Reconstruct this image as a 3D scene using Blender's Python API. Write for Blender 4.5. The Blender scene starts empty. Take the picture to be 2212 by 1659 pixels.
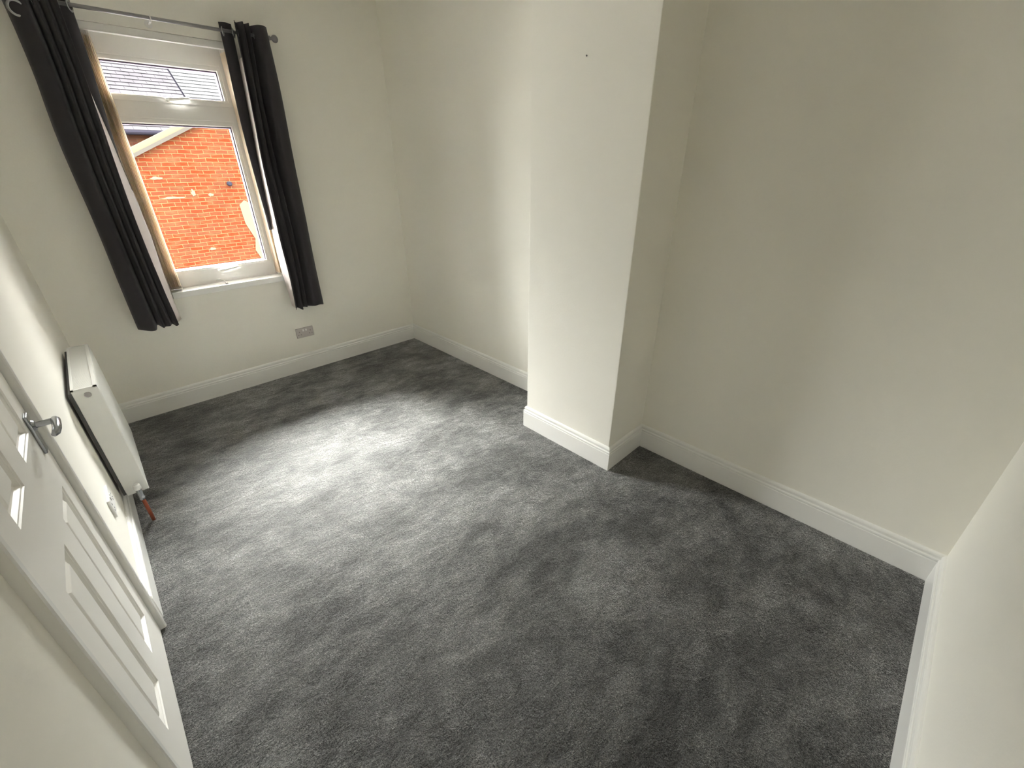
import bpy, bmesh, math, random
from mathutils import Vector, Matrix
random.seed(7)
S = bpy.context.scene
COL = S.collection

# ------------------------------------------------------------------ room dimensions (metres)
W = -2.465          # left wall
L = -4.145          # front wall (behind the photographer)
XA = 0.02           # alcove wall beside the window
CD = 0.363          # chimney breast depth
C0, C1 = -2.030, -2.699
CEIL = 2.80
TB = 0.018
WT = 0.27

# ------------------------------------------------------------------ camera
def make_camera():
    yaw, pitch, roll = math.radians(44.003), math.radians(27.386), math.radians(-0.326)
    F = Vector((math.sin(yaw)*math.cos(pitch), math.cos(yaw)*math.cos(pitch), -math.sin(pitch)))
    R0 = Vector((math.cos(yaw), -math.sin(yaw), 0))
    U0 = R0.cross(F)
    R1 = math.cos(roll)*R0 + math.sin(roll)*U0
    U1 = -math.sin(roll)*R0 + math.cos(roll)*U0
    cd = bpy.data.cameras.new('camera'); cam = bpy.data.objects.new('camera', cd); COL.objects.link(cam)
    m = Matrix((R1, U1, -F)).transposed().to_4x4()
    m.translation = Vector((-2.1871, -3.7702, 1.6314))
    cam.matrix_world = m
    cd.sensor_fit = 'HORIZONTAL'; cd.sensor_width = 36.0; cd.lens = 915.73/2212*36.0
    cd.clip_start = 0.01
    S.camera = cam
make_camera()

# ------------------------------------------------------------------ sky, daylight, exposure
wd = bpy.data.worlds.new('overcast_sky'); S.world = wd; wd.use_nodes = True
nt = wd.node_tree; bg = nt.nodes['Background']
tc = nt.nodes.new('ShaderNodeTexCoord'); sx = nt.nodes.new('ShaderNodeSeparateXYZ')
rp = nt.nodes.new('ShaderNodeValToRGB')
rp.color_ramp.elements[0].position = 0.0; rp.color_ramp.elements[0].color = (0.23, 0.235, 0.23, 1)
e1 = rp.color_ramp.elements.new(0.17); e1.color = (0.36, 0.365, 0.36, 1)
rp.color_ramp.elements[2].position = 0.36; rp.color_ramp.elements[2].color = (1.0, 1.0, 0.985, 1)
nt.links.new(tc.outputs['Generated'], sx.inputs[0]); nt.links.new(sx.outputs['Z'], rp.inputs[0])
nt.links.new(rp.outputs[0], bg.inputs['Color']); bg.inputs['Strength'].default_value = 3.1

sd = bpy.data.lights.new('veiled_sun', 'SUN'); so = bpy.data.objects.new('veiled_sun', sd); COL.objects.link(so)
sd.energy = 13.5; sd.angle = math.radians(56); sd.color = (1.0, 0.985, 0.95)
sdir = Vector((0.05, -1.0, -1.68)).normalized()      # travels from beyond the window into the room
so.rotation_euler = sdir.to_track_quat('-Z', 'Y').to_euler()

pd = bpy.data.lights.new('window_portal', 'AREA'); po = bpy.data.objects.new('window_portal', pd); COL.objects.link(po)
pd.shape = 'RECTANGLE'; pd.size = 0.74; pd.size_y = 1.50; pd.cycles.is_portal = True        # sampling guide for the sky, gives off no light
po.location = (-1.49, 0.20, 1.594); po.rotation_euler = (math.radians(-90), 0, 0)

vs = S.view_settings
vs.view_transform = 'Standard'; vs.look = 'None'; vs.gamma = 1.0; vs.exposure = 4.82; vs.use_curve_mapping = False
try:
    S.cycles.max_bounces = 16; S.cycles.diffuse_bounces = 12; S.cycles.transparent_max_bounces = 16
except Exception: pass

# ------------------------------------------------------------------ materials
def mat(name, col, rough=0.5, metal=0.0, bump=0.0, bscale=200.0, var=0.0, vscale=3.0, spec=0.5, sheen=0.0, coat=0.0):
    m = bpy.data.materials.new(name); m.use_nodes = True
    n = m.node_tree; p = n.nodes['Principled BSDF']
    p.inputs['Base Color'].default_value = (*col, 1); p.inputs['Roughness'].default_value = rough
    p.inputs['Metallic'].default_value = metal; p.inputs['Specular IOR Level'].default_value = spec
    if sheen: p.inputs['Sheen Weight'].default_value = sheen
    if coat: p.inputs['Coat Weight'].default_value = coat
    t = n.nodes.new('ShaderNodeTexCoord')
    if var:
        ns = n.nodes.new('ShaderNodeTexNoise'); ns.inputs['Scale'].default_value = vscale; ns.inputs['Detail'].default_value = 4
        mx = n.nodes.new('ShaderNodeMix'); mx.data_type = 'RGBA'
        mx.inputs['A'].default_value = (*[c*(1-var) for c in col], 1); mx.inputs['B'].default_value = (*[min(1, c*(1+var)) for c in col], 1)
        n.links.new(t.outputs['Object'], ns.inputs['Vector']); n.links.new(ns.outputs['Fac'], mx.inputs['Factor'])
        n.links.new(mx.outputs['Result'], p.inputs['Base Color'])
    if bump:
        nb = n.nodes.new('ShaderNodeTexNoise'); nb.inputs['Scale'].default_value = bscale; nb.inputs['Detail'].default_value = 3
        b = n.nodes.new('ShaderNodeBump'); b.inputs['Strength'].default_value = bump; b.inputs['Distance'].default_value = 0.002
        n.links.new(t.outputs['Object'], nb.inputs['Vector']); n.links.new(nb.outputs['Fac'], b.inputs['Height']); n.links.new(b.outputs[0], p.inputs['Normal'])
    return m

M = {}
M['wall'] = mat('white_wall_paint', (0.865, 0.846, 0.780), 0.85, bump=0.25, bscale=90, var=0.012, vscale=1.5, spec=0.25)
M['ceiling'] = mat('ceiling_paint', (0.84, 0.835, 0.81), 0.9, bump=0.15, bscale=60, spec=0.2)
M['gloss'] = mat('white_gloss_paint', (0.85, 0.845, 0.82), 0.30, bump=0.05, bscale=40, coat=0.15)
M['door'] = mat('white_satin_door_paint', (0.90, 0.885, 0.845), 0.38, bump=0.10, bscale=60)
M['upvc'] = mat('white_upvc', (0.84, 0.83, 0.81), 0.32, var=0.01)
M['gasket'] = mat('gasket_with_lens_fringe', (0.085, 0.060, 0.11), 0.7)  # purple lens fringing painted into the gasket's grey
M['radiator'] = mat('white_radiator_enamel', (0.80, 0.80, 0.77), 0.30, coat=0.2)
M['gap'] = mat('dark_fins_and_rear_shade', (0.10, 0.10, 0.10), 0.8)  # convector fins, and the painted shade behind the radiator
M['charcoal'] = mat('charcoal_curtain_cloth', (0.043, 0.039, 0.044), 0.9, bump=0.5, bscale=600, var=0.10, vscale=6, spec=0.2, sheen=0.15)
M['white_plastic'] = mat('white_plastic', (0.82, 0.81, 0.79), 0.35)
M['grey_plastic'] = mat('grey_plastic', (0.36, 0.34, 0.34), 0.4)
M['chrome'] = mat('brushed_chrome', (0.42, 0.43, 0.45), 0.22, metal=1.0)
M['pole'] = mat('satin_grey_pole', (0.33, 0.32, 0.33), 0.35, metal=0.8)
M['copper'] = mat('copper_pipe', (0.33, 0.085, 0.040), 0.55, metal=0.2, var=0.15, vscale=40)
M['socket'] = mat('socket_plate', (0.50, 0.46, 0.45), 0.45)
M['slot'] = mat('socket_slot_dark', (0.12, 0.11, 0.11), 0.6)

def glass():
    m = bpy.data.materials.new('window_glass'); m.use_nodes = True; n = m.node_tree
    n.nodes.remove(n.nodes['Principled BSDF'])
    out = n.nodes['Material Output']; tr = n.nodes.new('ShaderNodeBsdfTransparent'); gl = n.nodes.new('ShaderNodeBsdfGlossy')
    gl.inputs['Roughness'].default_value = 0.02; tr.inputs['Color'].default_value = (0.97, 0.98, 0.97, 1)
    fr = n.nodes.new('ShaderNodeFresnel'); fr.inputs['IOR'].default_value = 1.35
    mx = n.nodes.new('ShaderNodeMixShader')
    n.links.new(fr.outputs[0], mx.inputs[0]); n.links.new(tr.outputs[0], mx.inputs[1]); n.links.new(gl.outputs[0], mx.inputs[2])
    n.links.new(mx.outputs[0], out.inputs['Surface'])
    return m
M['glass'] = glass()

def translucent_cloth(name, col, amount):
    m = mat(name, col, 0.8, bump=0.2, bscale=400, spec=0.2); n = m.node_tree
    t = n.nodes.new('ShaderNodeBsdfTranslucent'); t.inputs['Color'].default_value = (*col, 1)
    mx = n.nodes.new('ShaderNodeMixShader'); mx.inputs[0].default_value = amount
    n.links.new(n.nodes['Principled BSDF'].outputs[0], mx.inputs[1]); n.links.new(t.outputs[0], mx.inputs[2])
    n.links.new(mx.outputs[0], n.nodes['Material Output'].inputs['Surface'])
    return m
M['vane'] = translucent_cloth('cream_blind_fabric', (0.86, 0.78, 0.66), 0.45)
M['lining'] = translucent_cloth('cream_curtain_lining', (0.66, 0.60, 0.58), 0.25)

def carpet():
    m = bpy.data.materials.new('dark_grey_carpet_pile'); m.use_nodes = True; n = m.node_tree; lk = n.links.new
    p = n.nodes['Principled BSDF']; p.inputs['Roughness'].default_value = 0.62; p.inputs['Specular IOR Level'].default_value = 0.62
    p.inputs['Sheen Weight'].default_value = 1.0; p.inputs['Sheen Roughness'].default_value = 0.35
    t = n.nodes.new('ShaderNodeTexCoord')
    def noise(scale, detail, rough=0.5, dist=0.0, stretch=None):
        x = n.nodes.new('ShaderNodeTexNoise'); x.inputs['Scale'].default_value = scale; x.inputs['Detail'].default_value = detail
        x.inputs['Roughness'].default_value = rough; x.inputs['Distortion'].default_value = dist
        if stretch:
            mp = n.nodes.new('ShaderNodeMapping'); mp.inputs['Rotation'].default_value = (0, 0, stretch[0]); mp.inputs['Scale'].default_value = stretch[1]
            lk(t.outputs['Object'], mp.inputs['Vector']); lk(mp.outputs[0], x.inputs['Vector'])
        else: lk(t.outputs['Object'], x.inputs['Vector'])
        return x.outputs['Fac']
    def ramp(src, a, b, va, vb):
        r = n.nodes.new('ShaderNodeMapRange'); r.inputs['From Min'].default_value = a; r.inputs['From Max'].default_value = b
        r.inputs['To Min'].default_value = va; r.inputs['To Max'].default_value = vb; r.clamp = True
        lk(src, r.inputs['Value']); return r.outputs[0]
    def mul(a, b):
        x = n.nodes.new('ShaderNodeMath'); x.operation = 'MULTIPLY'; lk(a, x.inputs[0]); lk(b, x.inputs[1]); return x.outputs[0]
    big = ramp(noise(2.4, 7, 0.66, 0.35, (0.6, (1.0, 1.45, 1))), 0.40, 0.60, 0.62, 1.25)   # pile brushed in patches by feet and vacuum
    mid = ramp(noise(8.5, 6, 0.70, 0.5, (0.6, (1.0, 1.7, 1))), 0.36, 0.64, 0.74, 1.24)
    fine = ramp(noise(230.0, 2, 0.6), 0.36, 0.64, 0.45, 1.6)
    tuft = ramp(noise(95.0, 3, 0.75), 0.34, 0.66, 0.62, 1.40)
    f = mul(mul(big, mid), mul(fine, tuft))
    mx = n.nodes.new('ShaderNodeMix'); mx.data_type = 'RGBA'; mx.blend_type = 'MULTIPLY'; mx.inputs['Factor'].default_value = 1
    mx.inputs['A'].default_value = (0.085, 0.083, 0.078, 1)
    cb = n.nodes.new('ShaderNodeCombineColor'); lk(f, cb.inputs[0]); lk(f, cb.inputs[1]); lk(f, cb.inputs[2])
    lk(cb.outputs[0], mx.inputs['B']); lk(cb.outputs[0], p.inputs['Specular Tint']); lk(cb.outputs[0], p.inputs['Sheen Tint']); lk(mx.outputs['Result'], p.inputs['Base Color'])
    b = n.nodes.new('ShaderNodeBump'); b.inputs['Strength'].default_value = 0.9; b.inputs['Distance'].default_value = 0.006
    lk(fine, b.inputs['Height']); 
    b2 = n.nodes.new('ShaderNodeBump'); b2.inputs['Strength'].default_value = 0.5; b2.inputs['Distance'].default_value = 0.012
    lk(tuft, b2.inputs['Height']); lk(b.outputs[0], b2.inputs['Normal']); 
    b3 = n.nodes.new('ShaderNodeBump'); b3.inputs['Strength'].default_value = 0.7; b3.inputs['Distance'].default_value = 0.030     # lean of the pile
    lk(mid, b3.inputs['Height']); lk(b2.outputs[0], b3.inputs['Normal']); lk(b3.outputs[0], p.inputs['Normal'])
    return m
M['carpet'] = carpet()

def brick(name, k, m1, c1, c2):
    m = bpy.data.materials.new(name); m.use_nodes = True; n = m.node_tree; lk = n.links.new
    p = n.nodes['Principled BSDF']; p.inputs['Roughness'].default_value = 0.95; p.inputs['Specular IOR Level'].default_value = 0.0
    t = n.nodes.new('ShaderNodeTexCoord'); s = n.nodes.new('ShaderNodeSeparateXYZ'); c = n.nodes.new('ShaderNodeCombineXYZ')
    lk(t.outputs['Object'], s.inputs[0])
    # slightly wandering courses
    wn = n.nodes.new('ShaderNodeTexNoise'); wn.inputs['Scale'].default_value = 3.0; lk(t.outputs['Object'], wn.inputs['Vector'])
    ma = n.nodes.new('ShaderNodeMath'); ma.operation = 'MULTIPLY_ADD'; lk(wn.outputs['Fac'], ma.inputs[0]); ma.inputs[1].default_value = 0.035; lk(s.outputs['Z'], ma.inputs[2])
    lk(s.outputs['X'], c.inputs[0]); lk(ma.outputs[0], c.inputs[1])
    br = n.nodes.new('ShaderNodeTexBrick'); lk(c.outputs[0], br.inputs['Vector'])
    br.inputs['Scale'].default_value = 1.0; br.inputs['Brick Width'].default_value = 0.225; br.inputs['Row Height'].default_value = 0.075
    br.inputs['Mortar Size'].default_value = 0.0085; br.inputs['Mortar Smooth'].default_value = 0.5; br.inputs['Bias'].default_value = -0.1
    br.inputs['Color1'].default_value = (*[x*k for x in c1], 1); br.inputs['Color2'].default_value = (*[x*k for x in c2], 1)
    br.inputs['Mortar'].default_value = (*[x*k for x in m1], 1)
    # mortar smears and pale repairs
    n1 = n.nodes.new('ShaderNodeTexNoise'); n1.inputs['Scale'].default_value = 5.5; n1.inputs['Detail'].default_value = 6; n1.inputs['Roughness'].default_value = 0.65
    mp = n.nodes.new('ShaderNodeMapping'); mp.inputs['Scale'].default_value = (0.75, 1, 1.5); lk(t.outputs['Object'], mp.inputs['Vector']); lk(mp.outputs[0], n1.inputs['Vector'])
    r1 = n.nodes.new('ShaderNodeMapRange'); r1.inputs['From Min'].default_value = 0.47; r1.inputs['From Max'].default_value = 0.68; r1.inputs['To Max'].default_value = 0.85; lk(n1.outputs['Fac'], r1.inputs['Value'])
    mx = n.nodes.new('ShaderNodeMix'); mx.data_type = 'RGBA'; lk(r1.outputs[0], mx.inputs['Factor']); lk(br.outputs['Color'], mx.inputs['A'])
    mx.inputs['B'].default_value = (*[x*k*0.92 for x in (0.95, 0.45, 0.22)], 1)
    n2 = n.nodes.new('ShaderNodeTexNoise'); n2.inputs['Scale'].default_value = 2.0; n2.inputs['Detail'].default_value = 3; lk(t.outputs['Object'], n2.inputs['Vector'])
    r2 = n.nodes.new('ShaderNodeMapRange'); r2.inputs['To Min'].default_value = 0.75; r2.inputs['To Max'].default_value = 1.25; lk(n2.outputs['Fac'], r2.inputs['Value'])
    sc = n.nodes.new('ShaderNodeVectorMath'); sc.operation = 'SCALE'; lk(mx.outputs['Result'], sc.inputs[0]); lk(r2.outputs[0], sc.inputs['Scale'])
    lk(sc.outputs[0], p.inputs['Base Color'])
    b = n.nodes.new('ShaderNodeBump'); b.inputs['Distance'].default_value = 0.008; b.invert = True; lk(br.outputs['Fac'], b.inputs['Height']); lk(b.outputs[0], p.inputs['Normal'])
    return m
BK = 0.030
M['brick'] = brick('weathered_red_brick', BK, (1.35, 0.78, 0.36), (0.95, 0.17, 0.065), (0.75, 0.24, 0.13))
M['brick_far'] = brick('far_red_brick', BK, (0.80, 0.52, 0.36), (0.60, 0.20, 0.14), (0.52, 0.24, 0.18))  # duller brick colours for the far house
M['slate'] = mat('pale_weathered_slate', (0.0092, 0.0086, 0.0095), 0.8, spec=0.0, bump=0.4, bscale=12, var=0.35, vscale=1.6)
M['slate_light'] = mat('paler_slate', (0.0115, 0.0115, 0.012), 0.8, spec=0.0, bump=0.4, bscale=12, var=0.12, vscale=2.5)  # slightly paler and more even than the left-hand slate
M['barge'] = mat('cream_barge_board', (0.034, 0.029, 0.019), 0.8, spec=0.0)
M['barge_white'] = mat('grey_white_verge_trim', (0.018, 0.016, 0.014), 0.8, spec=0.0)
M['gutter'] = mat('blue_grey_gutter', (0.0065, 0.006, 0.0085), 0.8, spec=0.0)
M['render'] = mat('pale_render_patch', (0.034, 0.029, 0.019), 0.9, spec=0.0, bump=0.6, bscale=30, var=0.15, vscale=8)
M['yard'] = mat('concrete_yard', (0.12, 0.115, 0.11), 0.9, bump=0.3, bscale=20, var=0.2)
M['masonry'] = mat('outer_masonry', (0.20, 0.12, 0.09), 0.9, bump=0.3, bscale=30)

# ------------------------------------------------------------------ mesh helpers
def obj(name, bm, m, parent=None, smooth=False, bevel=0.0, seg=2):
    bmesh.ops.recalc_face_normals(bm, faces=bm.faces[:])
    me = bpy.data.meshes.new(name); bm.to_mesh(me); bm.free()
    for x in (m if isinstance(m, (list, tuple)) else [m]): me.materials.append(x)
    if smooth:
        for f in me.polygons: f.use_smooth = True
    o = bpy.data.objects.new(name, me); COL.objects.link(o)
    if parent is not None:
        o.parent = parent
        pm = Matrix.Translation(parent_world(parent))
        o.matrix_parent_inverse = pm.inverted()
    if bevel:
        b = o.modifiers.new('bevel', 'BEVEL'); b.width = bevel; b.segments = seg; b.limit_method = 'ANGLE'; b.angle_limit = math.radians(35)
    return o
def parent_world(p):
    v = Vector((0, 0, 0))
    while p is not None:
        v += p.location; p = p.parent if False else None
    return v
def box(bm, x0, x1, y0, y1, z0, z1):
    vs_ = [bm.verts.new(p) for p in ((x0,y0,z0),(x1,y0,z0),(x1,y1,z0),(x0,y1,z0),(x0,y0,z1),(x1,y0,z1),(x1,y1,z1),(x0,y1,z1))]
    for q in ((0,3,2,1),(4,5,6,7),(0,1,5,4),(1,2,6,5),(2,3,7,6),(3,0,4,7)): bm.faces.new([vs_[i] for i in q])
    return vs_
def mbox(name, m, x0, x1, y0, y1, z0, z1, parent=None, bevel=0.0, seg=2):
    bm = bmesh.new(); box(bm, x0, x1, y0, y1, z0, z1); return obj(name, bm, m, parent, bevel=bevel, seg=seg)
def tube(bm, pts, r, n=12, cap=True):
    pts = [Vector(p) for p in pts]; rings = []
    for i, p in enumerate(pts):
        d = (pts[min(i+1, len(pts)-1)] - pts[max(i-1, 0)]).normalized()
        a = Vector((0, 0, 1)) if abs(d.z) < 0.9 else Vector((1, 0, 0))
        u = d.cross(a).normalized(); v = d.cross(u).normalized()
        rr = r[i] if isinstance(r, (list, tuple)) else r
        rings.append([bm.verts.new(p + u*rr*math.cos(2*math.pi*k/n) + v*rr*math.sin(2*math.pi*k/n)) for k in range(n)])
    for a, b in zip(rings, rings[1:]):
        for k in range(n): bm.faces.new((a[k], a[(k+1)%n], b[(k+1)%n], b[k]))
    if cap:
        bm.faces.new(rings[0][::-1]); bm.faces.new(rings[-1])
def torus(bm, c, axis, R, r, n=28, k=10):
    c = Vector(c); ax = Vector(axis).normalized(); u = ax.orthogonal().normalized(); v = ax.cross(u)
    g = []
    for i in range(n):
        t = 2*math.pi*i/n; d = u*math.cos(t) + v*math.sin(t)
        g.append([bm.verts.new(c + d*(R + r*math.cos(2*math.pi*j/k)) + ax*r*math.sin(2*math.pi*j/k)*0.7) for j in range(k)])
    for i in range(n):
        for j in range(k): bm.faces.new((g[i][j], g[(i+1)%n][j], g[(i+1)%n][(j+1)%k], g[i][(j+1)%k]))
def empty(name, loc):
    o = bpy.data.objects.new(name, None); COL.objects.link(o); o.location = loc; o.empty_display_size = 0.05; return o
def tag(o, label=None, cat=None, group=None, kind=None):
    if label: o['label'] = label
    if cat: o['category'] = cat
    if group: o['group'] = group
    if kind: o['kind'] = kind
    return o
def struct(o, label=None):
    o['kind'] = 'structure'
    if label: o['label'] = label
    return o

# ------------------------------------------------------------------ room shell
bm = bmesh.new()
nx, ny = 60, 100
gx = [W - 0.05 + (XA + 0.09 - W)*i/nx for i in range(nx+1)]; gy = [L - 0.05 + (0.05 - L + 0.05)*j/ny for j in range(ny+1)]
vg = [[bm.verts.new((x, y, 0.0)) for y in gy] for x in gx]
for i in range(nx):
    for j in range(ny): bm.faces.new((vg[i][j], vg[i+1][j], vg[i+1][j+1], vg[i][j+1]))
box(bm, gx[0], gx[-1], gy[0], gy[-1], -0.15, -0.004)
struct(obj('floor', bm, M['carpet']), 'dark grey mottled carpet covering the bedroom floor')
struct(mbox('ceiling', M['ceiling'], W-0.35, XA+0.3, L-0.2, WT, CEIL, CEIL+0.15))

OX0, OX1, OZ0, OZ1 = -1.862, -1.118, 0.843, 2.345       # window opening
bm = bmesh.new()
box(bm, W-0.35, OX0, 0, WT, -0.15, CEIL); box(bm, OX1, XA+0.3, 0, WT, -0.15, CEIL)
box(bm, OX0, OX1, 0, WT, -0.15, OZ0-0.042); box(bm, OX0, OX1, 0, WT, OZ1, CEIL)
struct(obj('wall_back', bm, M['wall']), 'white painted wall with the window in it')

DY0, DY1, DZ = -2.736, -2.050, 1.985     # door leaf
bm = bmesh.new()
box(bm, W-0.12, W, DY1+0.004, 0, -0.15, CEIL)
box(bm, W-0.12, W-0.017, L, DY0-0.036, -0.15, CEIL)
box(bm, W-0.12, W, DY0-0.036, DY1+0.004, DZ+0.01, CEIL)
box(bm, W-0.30, W-0.12, L, 0, -0.15, CEIL)
struct(obj('wall_left', bm, M['wall']), 'white wall holding the door and the radiator')
bm = bmesh.new()
box(bm, XA, XA+0.3, C0, 0, -0.15, CEIL)
box(bm, 0, XA+0.3, L, C1, -0.15, CEIL)
struct(obj('wall_right', bm, M['wall']), 'white wall either side of the chimney breast')
bm = bmesh.new(); box(bm, -CD, XA+0.3, C1, C0, -0.15, CEIL)
struct(obj('wall_chimney', bm, M['wall'], bevel=0.003), 'plain white chimney breast projecting into the room')
bm = bmesh.new(); tube(bm, [(-CD-0.0035, -2.36, 2.048), (-CD+0.004, -2.358, 2.047)], 0.0032, 8)
tag(obj('nail', bm, M['slot']), 'tiny dark nail high on the chimney breast face', 'nail')
struct(mbox('wall_front', M['wall'], W-0.35, XA+0.3, L-0.2, L, -0.15, CEIL), 'white wall at the lower right of the view')

# ------------------------------------------------------------------ baseboards, mitred round every corner
PROF = [(-0.004,0.0),(0.018,0.0),(0.018,0.108),(0.0172,0.112),(0.0150,0.1135),(0.0150,0.1155),(0.0172,0.118),(0.0183,0.122),(0.0172,0.1265),
        (0.0145,0.1285),(0.0118,0.1290),(0.0112,0.1325),(0.0118,0.1370),(0.0128,0.1410),(0.0122,0.1455),(0.0098,0.1500),(0.0058,0.1535),(0.0010,0.1553),(-0.004,0.1553)]
path = [(W, DY1+0.066), (W, 0), (XA, 0), (XA, C0), (-CD, C0), (-CD, C1), (0, C1), (0, L), (W-0.017, L), (W-0.017, DY0-0.036)]
seg_names = [('baseboard_left',0),('baseboard_back',1),('baseboard_alcove',2),('baseboard_chimney',3),('baseboard_chimney',4),('baseboard_chimney',5),('baseboard_right',6),('baseboard_front',7),('baseboard_door',8)]
def nrm(a, b):      # room lies on the right hand of the direction of travel
    d = Vector((b[0]-a[0], b[1]-a[1])).normalized(); return Vector((d.y, -d.x))
def corner_off(i):
    if i == 0: return nrm(path[0], path[1])
    if i == len(path)-1: return nrm(path[-2], path[-1])
    a, b = nrm(path[i-1], path[i]), nrm(path[i], path[i+1]); return (a+b)/(1+a.dot(b))
bms = {}
for nm, i in seg_names:
    bm_ = bms.setdefault(nm, bmesh.new()); ends = []
    for k in (i, i+1):
        o_ = corner_off(k); p = Vector(path[k])
        ends.append([bm_.verts.new((p.x+o_.x*d, p.y+o_.y*d, z)) for d, z in PROF])
    for j in range(len(PROF)-1): bm_.faces.new((ends[0][j], ends[0][j+1], ends[1][j+1], ends[1][j]))
    bm_.faces.new(ends[0]); bm_.faces.new(ends[1][::-1])
BL = {'baseboard_left':'white skirting below the radiator beside the door','baseboard_back':'white skirting under the window','baseboard_alcove':'white skirting between window wall and chimney breast',
      'baseboard_chimney':'white skirting wrapped round the chimney breast','baseboard_right':'white skirting along the wall right of the chimney breast','baseboard_front':'white skirting at the lower right edge of the carpet','baseboard_door':'white skirting on the hinge side of the door'}
for nm, b_ in bms.items():
    bmesh.ops.remove_doubles(b_, verts=b_.verts[:], dist=1e-5)
    struct(obj(nm, b_, M['gloss']), BL[nm])

# ------------------------------------------------------------------ door with moulded panels
dr = struct(empty('door_1', (W, (DY0+DY1)/2, 0)), 'closed white panelled door with a chrome lever handle')
dr['label'] = 'closed white panelled door with a chrome lever handle'
def rect_loop(bm, y0, y1, z0, z1, x):
    return [bm.verts.new(p) for p in ((x,y0,z0),(x,y1,z0),(x,y1,z1),(x,y0,z1))]
def bridge(bm, a, b):
    for i in range(4): bm.faces.new((a[i], a[(i+1)%4], b[(i+1)%4], b[i]))
panels = []
for (y0, y1) in ((-2.335, -2.150), (-2.636, -2.452)):
    for (z0, z1) in ((0.200, 0.800), (0.985, 1.600), (1.700, 1.885)): panels.append((y0, y1, z0, z1))
ys = sorted({DY0, DY1} | {p[0] for p in panels} | {p[1] for p in panels}); zs = sorted({0.012, DZ} | {p[2] for p in panels} | {p[3] for p in panels})
bm = bmesh.new(); vd = {}
XF = W + 0.001
for y in ys:
    for z in zs: vd[y, z] = bm.verts.new((XF, y, z))
for a, b in zip(ys, ys[1:]):
    for c, d in zip(zs, zs[1:]):
        if not any(abs(a-p[0]) < 1e-6 and abs(c-p[2]) < 1e-6 for p in panels):
            bm.faces.new((vd[a,c], vd[b,c], vd[b,d], vd[a,d]))
for (y0, y1, z0, z1) in panels:
    lp = [vd[y0,z0], vd[y1,z0], vd[y1,z1], vd[y0,z1]]
    for ins, dep in ((0.002,0.0035),(0.005,0.0045),(0.011,0.0125),(0.015,0.0145),(0.024,0.0145),(0.026,0.0128),(0.037,0.0050),(0.040,0.0040)):
        nl = rect_loop(bm, y0+ins, y1-ins, z0+ins, z1-ins, XF-dep); bridge(bm, lp, nl); lp = nl
    bm.faces.new(lp)
box(bm, W-0.040, W-0.016, DY0, DY1, 0.012, DZ)
# leaf edges
e = 0.0
for (p, q) in (((DY0,0.012),(DY0,DZ)), ((DY1,0.012),(DY1,DZ)), ((DY0,0.012),(DY1,0.012)), ((DY0,DZ),(DY1,DZ))):
    f = [bm.verts.new((XF,p[0],p[1])), bm.verts.new((XF,q[0],q[1])), bm.verts.new((W-0.03,q[0],q[1])), bm.verts.new((W-0.03,p[0],p[1]))]; bm.faces.new(f)
obj('door_leaf', bm, M['door'], dr)
def arch(bm, poly, z0, z1):          # vertical moulding from a plan outline
    a = [bm.verts.new((x, y, z0)) for x, y in poly]; b = [bm.verts.new((x, y, z1)) for x, y in poly]
    for i in range(len(poly)): bm.faces.new((a[i], a[(i+1)%len(poly)], b[(i+1)%len(poly)], b[i]))
    bm.faces.new(a[::-1]); bm.faces.new(b)
y = DY1+0.004
bm = bmesh.new()
arch(bm, [(W-0.06,y),(W+0.016,y),(W+0.019,y+0.002),(W+0.021,y+0.008),(W+0.020,y+0.016),(W+0.017,y+0.020),(W+0.016,y+0.022),(W+0.016,y+0.050),(W+0.013,y+0.058),(W,y+0.060),(W-0.06,y+0.060)], 0.0, DZ+0.065)
obj('architrave', bm, M['gloss'], dr)
bm = bmesh.new()
arch(bm, [(W-0.06,DY0-0.003),(W-0.003,DY0-0.003),(W+0.003,DY0-0.006),(W+0.005,DY0-0.013),(W+0.005,DY0-0.030),(W+0.002,DY0-0.0355),(W-0.06,DY0-0.0355)], 0.0, DZ+0.065)
obj('architrave', bm, M['gloss'], dr)
mbox('architrave', M['gloss'], W-0.06, W+0.016, DY0-0.003, DY1+0.004, DZ+0.004, DZ+0.065, dr, bevel=0.004)
# lever handle on a short plate
hd = mbox('door_handle', M['chrome'], W+0.001, W+0.009, -2.128, -2.088, 0.900, 1.022, dr, bevel=0.003, seg=3)
bm = bmesh.new()
tube(bm, [(W+0.008,-2.108,0.985),(W+0.014,-2.108,0.985)], [0.017,0.013], 18)
tube(bm, [(W+0.010,-2.108,0.985),(W+0.050,-2.108,0.985)], 0.0085, 16)
hl = obj('lever', bm, M['chrome'], dr, smooth=False); hl.name = 'lever_neck'
bm = bmesh.new()
pts = [(W+0.052,-2.096,0.985),(W+0.054,-2.108,0.985),(W+0.056,-2.130,0.987),(W+0.058,-2.155,0.989),(W+0.058,-2.178,0.988),(W+0.055,-2.196,0.984),(W+0.049,-2.204,0.981)]
tube(bm, pts, [0.008,0.0105,0.0105,0.010,0.0095,0.009,0.006], 14)
hv = obj('lever', bm, M['chrome'], dr, smooth=True)

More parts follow.
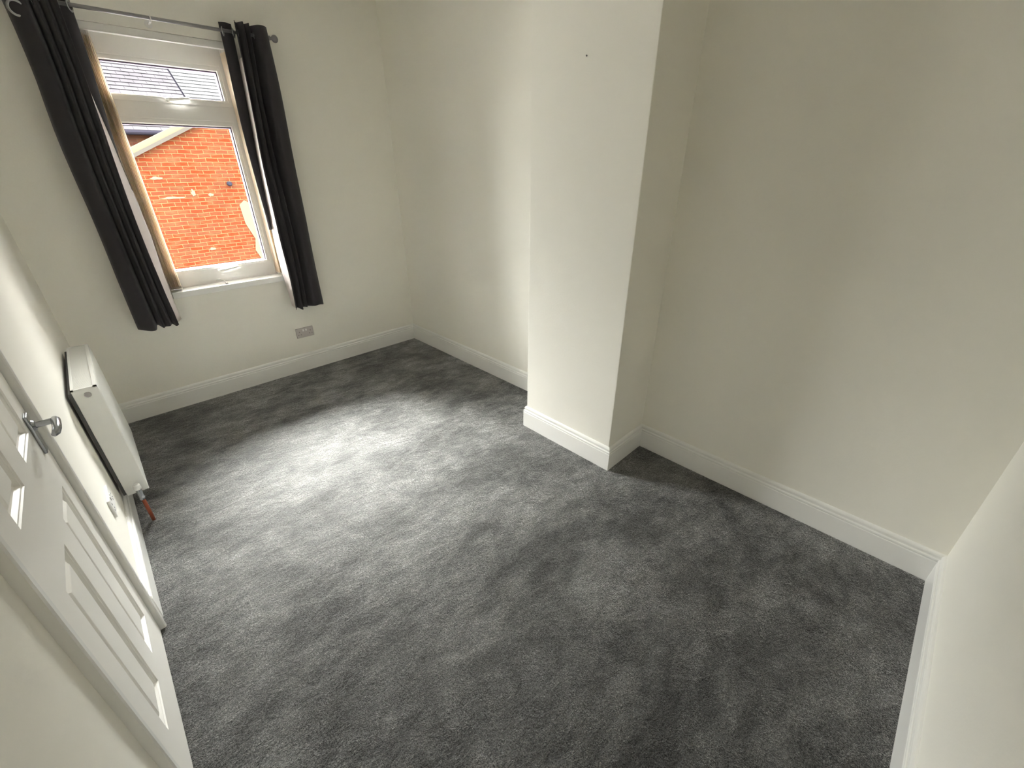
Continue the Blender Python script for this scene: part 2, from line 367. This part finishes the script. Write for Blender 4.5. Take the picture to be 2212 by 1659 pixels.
# ------------------------------------------------------------------ window
wn = struct(empty('window_1', ((OX0+OX1)/2, 0.1, OZ0)), 'white double sash window looking onto a brick gable')
FY = 0.105
GX0, GX1 = -1.782, -1.178
bm = bmesh.new()
box(bm, OX0-0.03, -1.832, FY+0.010, FY+0.075, OZ0-0.04, OZ1+0.04); box(bm, -1.128, OX1+0.03, FY+0.010, FY+0.075, OZ0-0.04, OZ1+0.04)
box(bm, -1.832, -1.128, FY+0.010, FY+0.075, OZ0-0.04, 0.912); box(bm, -1.832, -1.128, FY+0.010, FY+0.075, 1.952, 1.998); box(bm, -1.832, -1.128, FY+0.010, FY+0.075, 2.262, OZ1+0.04)
obj('window_frame', bm, M['upvc'], wn, bevel=0.003)
def sash(z0, z1, g0, g1, name):
    bm = bmesh.new()
    xo0, xo1 = -1.836, -1.124
    lp = None
    def loop(ix0, ix1, a, b, yy): return [bm.verts.new(p) for p in ((ix0,yy,a),(ix1,yy,a),(ix1,yy,b),(ix0,yy,b))]
    rings = [(0, FY+0.012), (0, FY+0.002), (0.003, FY), (0.58, FY), (0.62, FY+0.002), (0.66, FY+0.002), (0.70, FY+0.001), (0.93, FY+0.003), (0.975, FY+0.016), (1.0, FY+0.016), (1.0, FY+0.055), (0.1, FY+0.055), (0, FY+0.050)]
    prev = first = None
    for t, yy in rings:
        c = loop(xo0+(GX0-xo0)*t, xo1+(GX1-xo1)*t, z0+(g0-z0)*t, z1+(g1-z1)*t, yy)
        if prev: bridge(bm, prev, c)
        else: first = c
        prev = c
    bridge(bm, prev, first)
    s = obj(name, bm, M['upvc'], wn)
    bm = bmesh.new()
    for a in ((GX0, GX1, g0-0.001, g0+0.002), (GX0, GX1, g1-0.006, g1+0.001), (GX0-0.001, GX0+0.003, g0, g1), (GX1-0.005, GX1+0.001, g0, g1)): box(bm, a[0], a[1], FY+0.0165, FY+0.0560, a[2], a[3])
    q = obj('gasket', bm, M['gasket'], s)  # deep enough to cover the sky-lit outer sash returns
    p = mbox('pane', M['glass'], GX0-0.002, GX1+0.002, FY+0.0215, FY+0.0255, g0-0.002, g1+0.002, s)
    return s
s1 = sash(0.908, 1.957, 0.965, 1.872, 'sash'); s2 = sash(1.993, 2.268, 2.030, 2.192, 'sash')
def whandle(x, z, parent):
    bm = bmesh.new()
    box(bm, x-0.030, x+0.030, FY-0.012, FY, z-0.011, z+0.011)
    bmesh.ops.bevel(bm, geom=bm.edges[:], offset=0.005, segments=2, affect='EDGES')
    tube(bm, [(x-0.008, FY-0.008, z), (x-0.008, FY-0.034, z)], 0.011, 14)
    tube(bm, [(x-0.022, FY-0.034, z+0.001), (x-0.008, FY-0.040, z+0.001), (x+0.030, FY-0.044, z+0.004), (x+0.070, FY-0.042, z+0.010), (x+0.105, FY-0.034, z+0.014)], [0.008,0.011,0.0085,0.0075,0.005], 12)
    return obj('window_handle', bm, M['upvc'], parent, smooth=False)
whandle(-1.500, 0.934, s1); whandle(-1.495, 2.010, s2)
mbox('window_sill', M['gloss'], OX0+0.001, OX1-0.001, -0.014, FY+0.012, OZ0-0.042, OZ0, wn, bevel=0.004, seg=3)
bm = bmesh.new(); box(bm, OX0-0.05, OX1+0.05, FY+0.075, WT+0.05, OZ0-0.09, OZ0-0.03)
obj('outer_sill', bm, M['masonry'], wn)

# curled white clip on the sill
ck = empty('cord_clip', (-1.50, 0.03, OZ0))
tag(ck, 'small white curled cord clip with grey tip lying on the windowsill', 'clip')
bm = bmesh.new()
tube(bm, [(-1.560,0.088,OZ0+0.026),(-1.545,0.078,OZ0+0.030),(-1.530,0.062,OZ0+0.028),(-1.520,0.046,OZ0+0.020),(-1.514,0.032,OZ0+0.010),(-1.512,0.022,OZ0+0.006)], [0.002,0.003,0.0035,0.004,0.005,0.0055], 10)
obj('hook', bm, M['white_plastic'], ck, smooth=True)
mbox('tip', M['grey_plastic'], -1.521, -1.505, 0.000, 0.024, OZ0, OZ0+0.011, ck, bevel=0.003)

# ------------------------------------------------------------------ vertical blind drawn open
vb = tag(empty('vertical_blind', (-1.49, 0.03, OZ1)), 'cream vertical blind drawn open and bunched beside the left curtain', 'blind')
bm = bmesh.new(); box(bm, OX0+0.004, OX1-0.004, 0.010, 0.048, OZ1-0.038, OZ1-0.001)
box(bm, OX0+0.004, OX1-0.004, 0.006, 0.012, OZ1-0.040, OZ1-0.034)
obj('head_rail', bm, M['upvc'], vb, bevel=0.002)
def vane(x, tilt, w=0.084):
    bm = bmesh.new(); zt, zb = OZ1-0.052, OZ0+0.020; n = 6; rows = []
    cy = 0.048
    for z in (zt, zb):
        r = []
        for i in range(n+1):
            t = i/n - 0.5; r.append(bm.verts.new((x + math.sin(tilt)*w*t + 0.003*(1-4*t*t), cy + math.cos(tilt)*w*t, z)))
        rows.append(r)
    for i in range(n): bm.faces.new((rows[0][i], rows[0][i+1], rows[1][i+1], rows[1][i]))
    bmesh.ops.solidify(bm, geom=bm.faces[:], thickness=0.0012)
    v = obj('vane', bm, M['vane'], vb)
    dx, dy = math.sin(tilt)*w*0.5, math.cos(tilt)*w*0.5
    bm = bmesh.new(); tube(bm, [(x-dx, cy-dy, zb-0.003), (x+0.003, cy, zb-0.003), (x+dx, cy+dy, zb-0.003)], 0.0032, 8)
    obj('vane_weight', bm, M['white_plastic'], v)
    bm = bmesh.new(); tube(bm, [(x, cy-0.012, zt-0.002), (x, cy-0.012, OZ1-0.037)], 0.003, 8)
    obj('vane_hook', bm, M['white_plastic'], v)
for i in range(10): vane(-1.850 + i*0.0068, 0.06 + 0.02*math.sin(i*1.7))
for i in range(3): vane(-1.133 + i*0.0045, -0.05)

# ------------------------------------------------------------------ curtains traced as hanging folds at their own depth
CAM = Vector((-2.1871, -3.7702, 1.6314)); CM = S.camera.matrix_world.to_3x3()
def bp(px, py, Y):      # where a sight line from the survey photograph meets the vertical plane y = Y
    v = CM @ Vector(((px-1106)/915.73, -(py-829.5)/915.73, -1.0)); t = (Y-CAM.y)/v.y; return CAM + v*t
def col_fn(samples, Y):
    pts = sorted(((bp(a, b, Y).z, bp(a, b, Y).x) for a, b in samples))
    def f(z):
        if z <= pts[0][0]: return pts[0][1]
        if z >= pts[-1][0]: return pts[-1][1]
        for (z0, x0), (z1, x1) in zip(pts, pts[1:]):
            if z0 <= z <= z1: return x0 + (x1-x0)*(z-z0)/max(1e-6, z1-z0)
    return f
def smooth_fn(f):
    return lambda z: sum(f(z+d) for d in (-0.16,-0.08,0,0.08,0.16))/5
def sheet(cols, z0f, z1, nz, sub):
    """cols: list of (x(z), depth y, wobble); returns rows of points, Catmull-Rom across."""
    rows = []
    for k in range(nz+1):
        t = k/nz; P = []
        for j, (f, Y, w) in enumerate(cols):
            zb = z0f(j); z = zb + (z1-zb)*t
            P.append(Vector((f(z), Y + w*math.sin(z*3.1+j*1.3), z)))
        row = []
        for i in range(len(P)-1):
            p0, p1, p2, p3 = P[max(i-1,0)], P[i], P[i+1], P[min(i+2,len(P)-1)]
            for s in range(sub):
                u = s/sub
                row.append(0.5*((2*p1)+(p2-p0)*u+(2*p0-5*p1+4*p2-p3)*u*u+(3*p1-p0-3*p2+p3)*u**3))
        row.append(P[-1]); rows.append(row)
    return rows
def skin(rows, thick, name, m, parent):
    bm = bmesh.new(); g = [[bm.verts.new(p) for p in r] for r in rows]
    for a, b in zip(g, g[1:]):
        for i in range(len(a)-1): bm.faces.new((a[i], a[i+1], b[i+1], b[i]))
    bmesh.ops.recalc_face_normals(bm, faces=bm.faces[:])
    if sum(f.normal.y for f in bm.faces) > 0:
        for f in bm.faces: f.normal_flip()
    bmesh.ops.solidify(bm, geom=bm.faces[:], thickness=thick)
    return obj(name, bm, m, parent, smooth=True)
def lerp(f, g, t): return lambda z: f(z)*(1-t)+g(z)*t
PZ, PY, PR = 2.385, -0.095, 0.0095       # pole height, depth and radius
ZT = 2.435
def curtain_right():
    root = tag(empty('curtain', (-1.0, PY, PZ)), 'charcoal eyelet curtain hanging right of the window above the socket', 'curtain', 'charcoal curtains')
    a = smooth_fn(col_fn([(478,75),(494,150),(515,250),(541,350),(566,440),(579,482),(590,535),(610,600),(629,655),(633,668)], -0.045))
    b = smooth_fn(col_fn([(505,75),(519,150),(539,250),(557.6,350),(577,440),(584,480),(597,545),(612,600),(630,655),(634,668)], -0.040))
    c = smooth_fn(col_fn([(514,75),(527.6,150),(549,250),(565,350),(588,440),(596,480),(613,550),(628,600),(637.5,650),(639,668)], -0.150))
    g = smooth_fn(col_fn([(540,75),(549,150),(569,250),(592,350),(618,450),(642,550),(656,640)], -0.070))
    e = smooth_fn(col_fn([(577,75),(597,150),(617,250),(635,350),(655,440),(676,550),(687,600),(698,650)], -0.090))
    cols = [(c,-0.150,0.002),(lerp(c,g,0.22),-0.105,0.004),(lerp(c,g,0.45),-0.158,0.002),(lerp(c,g,0.68),-0.100,0.004),(lerp(c,g,0.86),-0.150,0.002),
            (g,-0.060,0.002),(lerp(g,e,0.32),-0.138,0.003),(lerp(g,e,0.62),-0.146,0.004),(lerp(g,e,0.9),-0.120,0.003),(e,-0.085,0.003)]
    zb = lambda j: 0.588 + 0.007*math.sin(j*2.1)
    skin(sheet(cols, zb, ZT, 40, 5), 0.003, 'fabric_panel', M['charcoal'], root)
    # inner flap nearest the glass and the lining showing between flap and folds
    fl = [(a,-0.046,0.0),(lerp(a,b,0.5),-0.062,0.0),(b,-0.040,0.0)]
    skin(sheet(fl, lambda j: 1.20, ZT, 26, 4), 0.0025, 'leading_edge', M['charcoal'], root)
    ln_ = [(b,-0.040,0.0),(lerp(b,c,0.5),-0.090,0.004),(c,-0.144,0.0)]
    skin(sheet(ln_, lambda j: 0.600, 2.25, 36, 4), 0.002, 'lining', M['lining'], root)
    for x in (-1.135, -1.075, -1.045, -0.985, -0.955, -0.885):
        eyelet(x, root)
    return root
def front_eyelet(px, py, Y, root):
    p = bp(px, py, Y); bm = bmesh.new(); torus(bm, p, (0.25, 1, 0.12), 0.030, 0.0065)
    obj('eyelet', bm, M['chrome'], root, smooth=True)
def eyelet(x, root, ang=0.5):
    bm = bmesh.new(); torus(bm, (x, PY, PZ-0.006), (1, -ang, 0), 0.021, 0.0055)
    obj('eyelet', bm, M['chrome'], root, smooth=True)
def curtain_left():
    root = tag(empty('curtain', (-1.98, PY, PZ)), 'charcoal eyelet curtain hanging left of the window above the radiator', 'curtain', 'charcoal curtains')
    e = smooth_fn(col_fn([(10,20),(24,50),(55,100),(70,150),(86,200),(104,250),(143,350),(191,450),(231,550),(252,600),(271,650),(289,690),(299,713)], -0.090))
    c = smooth_fn(col_fn([(141,50),(162,100),(177,150),(196,200),(213,250),(248,350),(282,450),(322,550),(342,600),(365,650),(380,690),(390,706)], -0.150))
    r = smooth_fn(col_fn([(169,50),(183.5,100),(200,150),(215,200),(229.5,250),(260,350),(283,413),(304,450),(340,550),(354,600),(373,650),(394,690),(397,700)], -0.050))
    g = lerp(e, c, 0.50)
    cols = [(e,-0.070,0.002),(lerp(e,c,0.06),-0.120,0.002),(lerp(e,c,0.28),-0.150,0.004),(lerp(e,c,0.42),-0.145,0.003),(g,-0.075,0.002),(lerp(e,c,0.60),-0.150,0.003),
            (lerp(e,c,0.68),-0.100,0.003),(lerp(e,c,0.78),-0.155,0.002),(lerp(e,c,0.86),-0.105,0.004),(lerp(e,c,0.93),-0.140,0.002),(c,-0.150,0.0)]
    zb = lambda j: 0.655 + 0.008*math.sin(j*1.9)
    skin(sheet(cols, zb, ZT, 40, 5), 0.003, 'fabric_panel', M['charcoal'], root)
    def wz(z): t = min(1, max(0.04, (2.15-z)/0.62)); return t*t*(3-2*t)
    mid = lambda z: c(z)*(1-wz(z)) + r(z)*wz(z)
    fl = [(mid,-0.078,0.0),(lerp(mid,r,0.5),-0.070,0.0),(r,-0.050,0.0)]
    skin(sheet(fl, lambda j: 1.50, 2.425, 26, 4), 0.0025, 'leading_edge', M['charcoal'], root)
    ln_ = [(c,-0.144,0.0),(lerp(c,mid,0.5),-0.105,0.004),(mid,-0.075,0.0)]
    skin(sheet(ln_, lambda j: 0.672, 2.15, 40, 4), 0.002, 'lining', M['lining'], root)
    for x in (-1.975, -1.920, -1.890, -1.840): eyelet(x, root)
    front_eyelet(36, 17, -0.142, root)
    return root
curtain_left(); curtain_right()

cp = tag(empty('curtain_pole', (-1.47, PY, PZ)), 'thin satin grey metal curtain pole above the window', 'curtain pole')
bm = bmesh.new(); tube(bm, [(-2.080, PY, PZ), (-0.862, PY, PZ)], PR, 16); obj('pole', bm, M['pole'], cp, smooth=True)
for sx_, x0 in ((-1, -2.076), (1, -0.866)):
    bm = bmesh.new()
    prof = [(0.0,0.0125),(0.006,0.0135),(0.010,0.009),(0.014,0.008),(0.020,0.014),(0.028,0.0205),(0.037,0.0225),(0.046,0.0205),(0.053,0.014),(0.057,0.005)]
    tube(bm, [(x0+sx_*a, PY, PZ) for a, b in prof], [b for a, b in prof], 20); obj('finial', bm, M['pole'], cp, smooth=True)
for x in (-1.500, -0.905, -2.045):
    bm = bmesh.new(); tube(bm, [(x, -0.001, PZ-0.012), (x, PY+0.004, PZ-0.014)], 0.005, 10); tube(bm, [(x, 0.0, PZ-0.012), (x, -0.006, PZ-0.012)], 0.019, 18)
    torus(bm, (x, PY, PZ), (1,0,0), 0.0125, 0.004, 20, 8)
    obj('bracket', bm, M['pole'] if x != -1.5 else M['white_plastic'], cp)

# ------------------------------------------------------------------ sockets
def socket(cx, cz, label):
    t = tag(empty('wall_socket', (cx, 0, cz)), label, 'socket')
    mbox('face_plate', M['socket'], cx-0.073, cx+0.073, -0.0095, 0.0005, cz-0.043, cz+0.043, t, bevel=0.004, seg=3)
    for s in (-1, 1):
        mbox('switch', M['white_plastic'], cx+s*0.012-0.006, cx+s*0.012+0.006, -0.0125, -0.009, cz+0.012, cz+0.030, t, bevel=0.001)
        bm = bmesh.new(); x = cx+s*0.046
        box(bm, x-0.0025, x+0.0025, -0.0102, -0.0092, cz+0.006, cz+0.015); box(bm, x-0.014, x-0.007, -0.0102, -0.0092, cz-0.017, cz-0.012); box(bm, x+0.007, x+0.014, -0.0102, -0.0092, cz-0.017, cz-0.012)
        obj('pin_holes', bm, M['slot'], t)
    return t
socket(-1.0566, 0.3425, 'grey double wall socket under the right curtain, above the skirting')
t = tag(empty('wall_socket', (W, -1.595, 0.37)), 'white double wall socket low on the left wall between door and radiator', 'socket')
mbox('face_plate', M['white_plastic'], W-0.0005, W+0.0095, -1.668, -1.522, 0.327, 0.413, t, bevel=0.004, seg=3)
for s in (-1, 1):
    mbox('switch', M['white_plastic'], W+0.009, W+0.0125, -1.595+s*0.012-0.006, -1.595+s*0.012+0.006, 0.382, 0.400, t, bevel=0.001)
    bm = bmesh.new(); y = -1.595+s*0.046
    box(bm, W+0.0092, W+0.0102, y-0.0025, y+0.0025, 0.376, 0.385); box(bm, W+0.0092, W+0.0102, y-0.014, y-0.007, 0.353, 0.358); box(bm, W+0.0092, W+0.0102, y+0.007, y+0.014, 0.353, 0.358)
    obj('pin_holes', bm, M['slot'], t)

# ------------------------------------------------------------------ radiator
RX0, RX1, RY0, RY1, RZ0, RZ1 = -2.442, -2.351, -1.250, -0.550, 0.157, 0.757
rd = tag(empty('radiator', (RX0, (RY0+RY1)/2, 0)), 'white double panel radiator on the left wall under the left curtain', 'radiator')
def ribbed(x0, x1, sgn, name):
    bm = bmesh.new(); n = 21; pitch = (RY1-RY0-0.012)/n; prof = []
    y = RY0+0.006; prof.append((0, y))
    for i in range(n):
        for f, d in ((0.12,0),(0.22,1),(0.78,1),(0.88,0)): prof.append((d, y+pitch*(i+f)))
    prof.append((0, RY1-0.006))
    zz = [RZ0, RZ0+0.012, RZ0+0.035, RZ1-0.035, RZ1-0.012, RZ1]; am = [0, 0, 1, 1, 0, 0]; ed = [-0.004, 0, 0, 0, 0, -0.004]
    rows = []
    for z, a, e_ in zip(zz, am, ed): rows.append([bm.verts.new((x1+sgn*(e_ - 0.003 + 0.003*d*a), y, z)) for d, y in prof])
    for r0, r1 in zip(rows, rows[1:]):
        for i in range(len(prof)-1): bm.faces.new((r0[i], r0[i+1], r1[i+1], r1[i]))
    box(bm, x0, x1-0.0005*sgn-0.0045*sgn if sgn > 0 else x1+0.0045, RY0+0.006, RY1-0.006, RZ0+0.002, RZ1-0.002)
    return obj(name, bm, M['radiator'], rd)
ribbed(RX1-0.016, RX1, 1, 'front_panel')
mbox('back_panel', M['radiator'], RX0, RX0+0.010, RY0+0.006, RY1-0.006, RZ0+0.002, RZ1-0.010, rd, bevel=0.003)
for y0 in (RY0, RY1-0.004): mbox('side_panel', M['radiator'], RX0+0.001, RX1-0.002, y0, y0+0.004, RZ0+0.004, RZ1-0.001, rd, bevel=0.002)
bm = bmesh.new()
box(bm, RX0+0.001, RX0+0.010, RY0, RY1, RZ1-0.004, RZ1+0.002); box(bm, RX1-0.016, RX1-0.003, RY0, RY1, RZ1-0.004, RZ1+0.002)
box(bm, RX0+0.001, RX1-0.003, RY0, RY0+0.010, RZ1-0.004, RZ1+0.002); box(bm, RX0+0.001, RX1-0.003, RY1-0.010, RY1, RZ1-0.004, RZ1+0.002)
k = 0; y = RY0+0.014
while y < RY1-0.014:
    box(bm, RX0+0.008, RX1-0.014, y, y+0.0052, RZ1-0.003, RZ1-0.0002); y += 0.0075
obj('top_grille', bm, M['radiator'], rd)
bm = bmesh.new(); n = 34
for i in range(n):
    yy = RY0+0.02+(RY1-RY0-0.04)*i/(n-1); box(bm, RX0+0.012, RX1-0.018, yy-0.0012, yy+0.0012, RZ0+0.03, RZ1-0.03)
obj('convector_fins', bm, M['gap'], rd)
bm = bmesh.new(); tube(bm, [(-2.3945, RY0+0.002, 0.726), (-2.3945, RY0-0.004, 0.726), (-2.3945, RY0-0.006, 0.726)], [0.0125, 0.0125, 0.010], 22)
obj('blanking_plug', bm, M['grey_plastic'], rd)
bm = bmesh.new(); PX, PYY = -2.391, -1.294
tube(bm, [(PX, RY0+0.002, 0.195), (PX, PYY, 0.195)], 0.009, 14); tube(bm, [(PX, PYY, 0.140), (PX, PYY, 0.150), (PX, PYY, 0.165), (PX, PYY, 0.205)], [0.0105, 0.0125, 0.010, 0.012], 14)
v_ = obj('valve', bm, M['chrome'], rd)
bm = bmesh.new(); tube(bm, [(PX, PYY, 0.203), (PX, PYY, 0.208), (PX, PYY, 0.228), (PX, PYY, 0.234)], [0.013, 0.0155, 0.0145, 0.010], 20)
obj('valve_cap', bm, M['white_plastic'], v_)
bm = bmesh.new(); tube(bm, [(PX, PYY, -0.002), (PX, PYY, 0.142)], 0.0082, 14)
obj('copper_pipe', bm, M['copper'], rd, smooth=True)
for yy in (RY0+0.10, RY1-0.10): mbox('wall_bracket', M['radiator'], W+0.0005, RX0+0.002, yy-0.012, yy+0.012, RZ0+0.05, RZ1-0.05, rd)

mbox('rear_shade_box', M['gap'], RX0-0.011, RX0, RY0+0.004, RY1-0.02, RZ0+0.012, RZ1-0.012, rd)  # added dark box, stands in for the shaded gap against the wall

# ------------------------------------------------------------------ outside: brick gable across the yard, slate roofed house behind
struct(mbox('ground', M['yard'], -20, 20, WT, 40, -3.0, -2.8))
GY = 8.0
gb = tag(empty('gable_house', (0, GY+0.2, -2.8)), 'red brick gable wall with sloping cream verge seen through the lower window pane', 'house')
bm = bmesh.new()
def slope_z(x): return 1.805 + (x+0.962)*0.486
pl = [(-3.0,-2.8),(7.8,-2.8),(7.8,2.9),(4.5,slope_z(4.5)),(-3.0,slope_z(-3.0))]  # ends and apex out of view are shaped to limit low sky light
a_ = [bm.verts.new((x, GY, z)) for x, z in pl]; b_ = [bm.verts.new((x, GY+0.3, z)) for x, z in pl]
bm.faces.new(a_); bm.faces.new(b_[::-1])
for i in range(5): bm.faces.new((a_[i], a_[(i+1)%5], b_[(i+1)%5], b_[i]))
obj('gable_wall', bm, M['brick'], gb)
def slab(name, m, o0, o1, y0, y1):       # strip parallel to the verge, o0..o1 above the wall line
    bm = bmesh.new(); q = []
    for yy in (y0, y1):
        for x, o in ((-3.05,o0),(4.5,o0),(4.5,o1),(-3.05,o1)): q.append(bm.verts.new((x, yy, slope_z(x)+o)))
    for f in ((0,1,2,3),(7,6,5,4),(0,4,5,1),(1,5,6,2),(2,6,7,3),(3,7,4,0)): bm.faces.new([q[i] for i in f])
    obj(name, bm, m, gb)
slab('verge_trim', M['barge_white'], -0.02, 0.045, GY-0.10, GY-0.001)
slab('barge_board', M['barge'], 0.045, 0.150, GY-0.05, GY+0.05)
bm = bmesh.new()
ol = [(0.62,0.85),(0.74,0.94),(0.95,0.80),(1.3,0.55),(1.3,-0.5),(0.80,-0.42),(0.70,-0.15),(0.76,0.10),(0.64,0.45)]
a_ = [bm.verts.new((x, GY-0.012, z)) for x, z in ol]; b_ = [bm.verts.new((x, GY+0.002, z)) for x, z in ol]
bm.faces.new(a_); bm.faces.new(b_[::-1])
for i in range(len(ol)): bm.faces.new((a_[i], a_[(i+1)%len(ol)], b_[(i+1)%len(ol)], b_[i]))
obj('render_patch', bm, M['render'], gb)
for (x, z, w_, h_) in ((-0.18, 1.13, 0.035, 0.07), (-0.55, 1.05, 0.20, 0.022), (0.13, 1.08, 0.05, 0.03), (-0.15, -0.02, 0.06, 0.03), (-0.72, 1.42, 0.10, 0.028)):
    bm = bmesh.new(); n = 12
    a_ = [bm.verts.new((x+w_*math.cos(6.283*i/n)*(1+0.25*math.sin(i*2.3)), GY-0.006, z+h_*math.sin(6.283*i/n)*(1+0.3*math.cos(i*1.7)))) for i in range(n)]
    b_ = [bm.verts.new((v.co.x, GY+0.002, v.co.z)) for v in a_]
    bm.faces.new(a_); bm.faces.new(b_[::-1])
    for i in range(n): bm.faces.new((a_[i], a_[(i+1)%n], b_[(i+1)%n], b_[i]))
    obj('mortar_smear', bm, M['render'], gb)
bm = bmesh.new(); tube(bm, [(0.535, GY+0.01, 1.285), (0.535, GY-0.06, 1.285), (0.535, GY-0.085, 1.285)], [0.048, 0.048, 0.030], 16)
obj('vent_pipe', bm, M['gutter'], gb)

hs = tag(empty('slate_roof_house', (0, 11, -2.8)), 'house with pale slate roof and dark gutter seen behind the brick gable', 'house')
EY, EZ = 11.0, 2.42
bm = bmesh.new(); box(bm, -4.4, 10.9, EY+0.15, EY+5.2, -2.8, EZ-0.05); obj('house_wall', bm, M['brick_far'], hs)  # length beyond the view chosen for how much sky light it blocks
bm = bmesh.new(); tube(bm, [(-4.5, EY-0.02, EZ-0.055), (11, EY-0.02, EZ-0.055)], 0.06, 10); obj('gutter', bm, M['gutter'], hs)
def roof(x0, x1, m, name, lift):
    bm = bmesh.new(); c = math.cos(math.atan(0.7)); s = math.sin(math.atan(0.7)); ex = 0.165; nrow = 21; sw = 0.27
    for r in range(nrow):
        d0, d1 = r*ex, (r+1)*ex+0.03
        off = (r % 2)*sw/2
        x = x0 - off
        while x < x1:
            xa, xb = max(x, x0), min(x+sw-0.006, x1)
            if xb-xa > 0.02:
                j = random.uniform(-0.004, 0.004)
                P = []
                for (dd, h) in ((d0+j, 0.020+lift), (d1, 0.004+lift)):
                    for xx in (xa, xb): P.append((xx, EY-0.05+dd*c - h*s, EZ-0.02+dd*s + h*c))
                for (dd, h) in ((d0+j, 0.008+lift), (d1, -0.004+lift)):
                    for xx in (xa, xb): P.append((xx, EY-0.05+dd*c - h*s, EZ-0.02+dd*s + h*c))
                v = [bm.verts.new(p) for p in P]
                for f in ((0,1,3,2),(4,6,7,5),(0,4,5,1),(0,2,6,4),(1,5,7,3)): bm.faces.new([v[i] for i in f])
            x += sw
    return obj(name, bm, m, hs)
roof(-4.5, 1.02, M['slate'], 'slate_roof', 0.0)
roof(1.05, 11.0, M['slate_light'], 'slate_roof', 0.03)
bm = bmesh.new(); box(bm, -4.5, 11, EY+2.68, EY+2.85, 4.30, 4.42); obj('ridge', bm, M['gutter'], hs)
bm = bmesh.new()
v = [bm.verts.new(p) for p in ((-4.5, EY, EZ-0.06), (11, EY, EZ-0.06), (11, EY+2.75, EZ-0.06+1.925), (-4.5, EY+2.75, EZ-0.06+1.925), (-4.5, EY+5.5, EZ-0.06), (11, EY+5.5, EZ-0.06))]
bm.faces.new(v[:4]); bm.faces.new((v[3], v[2], v[5], v[4])); obj('roof_deck', bm, M['gutter'], hs)
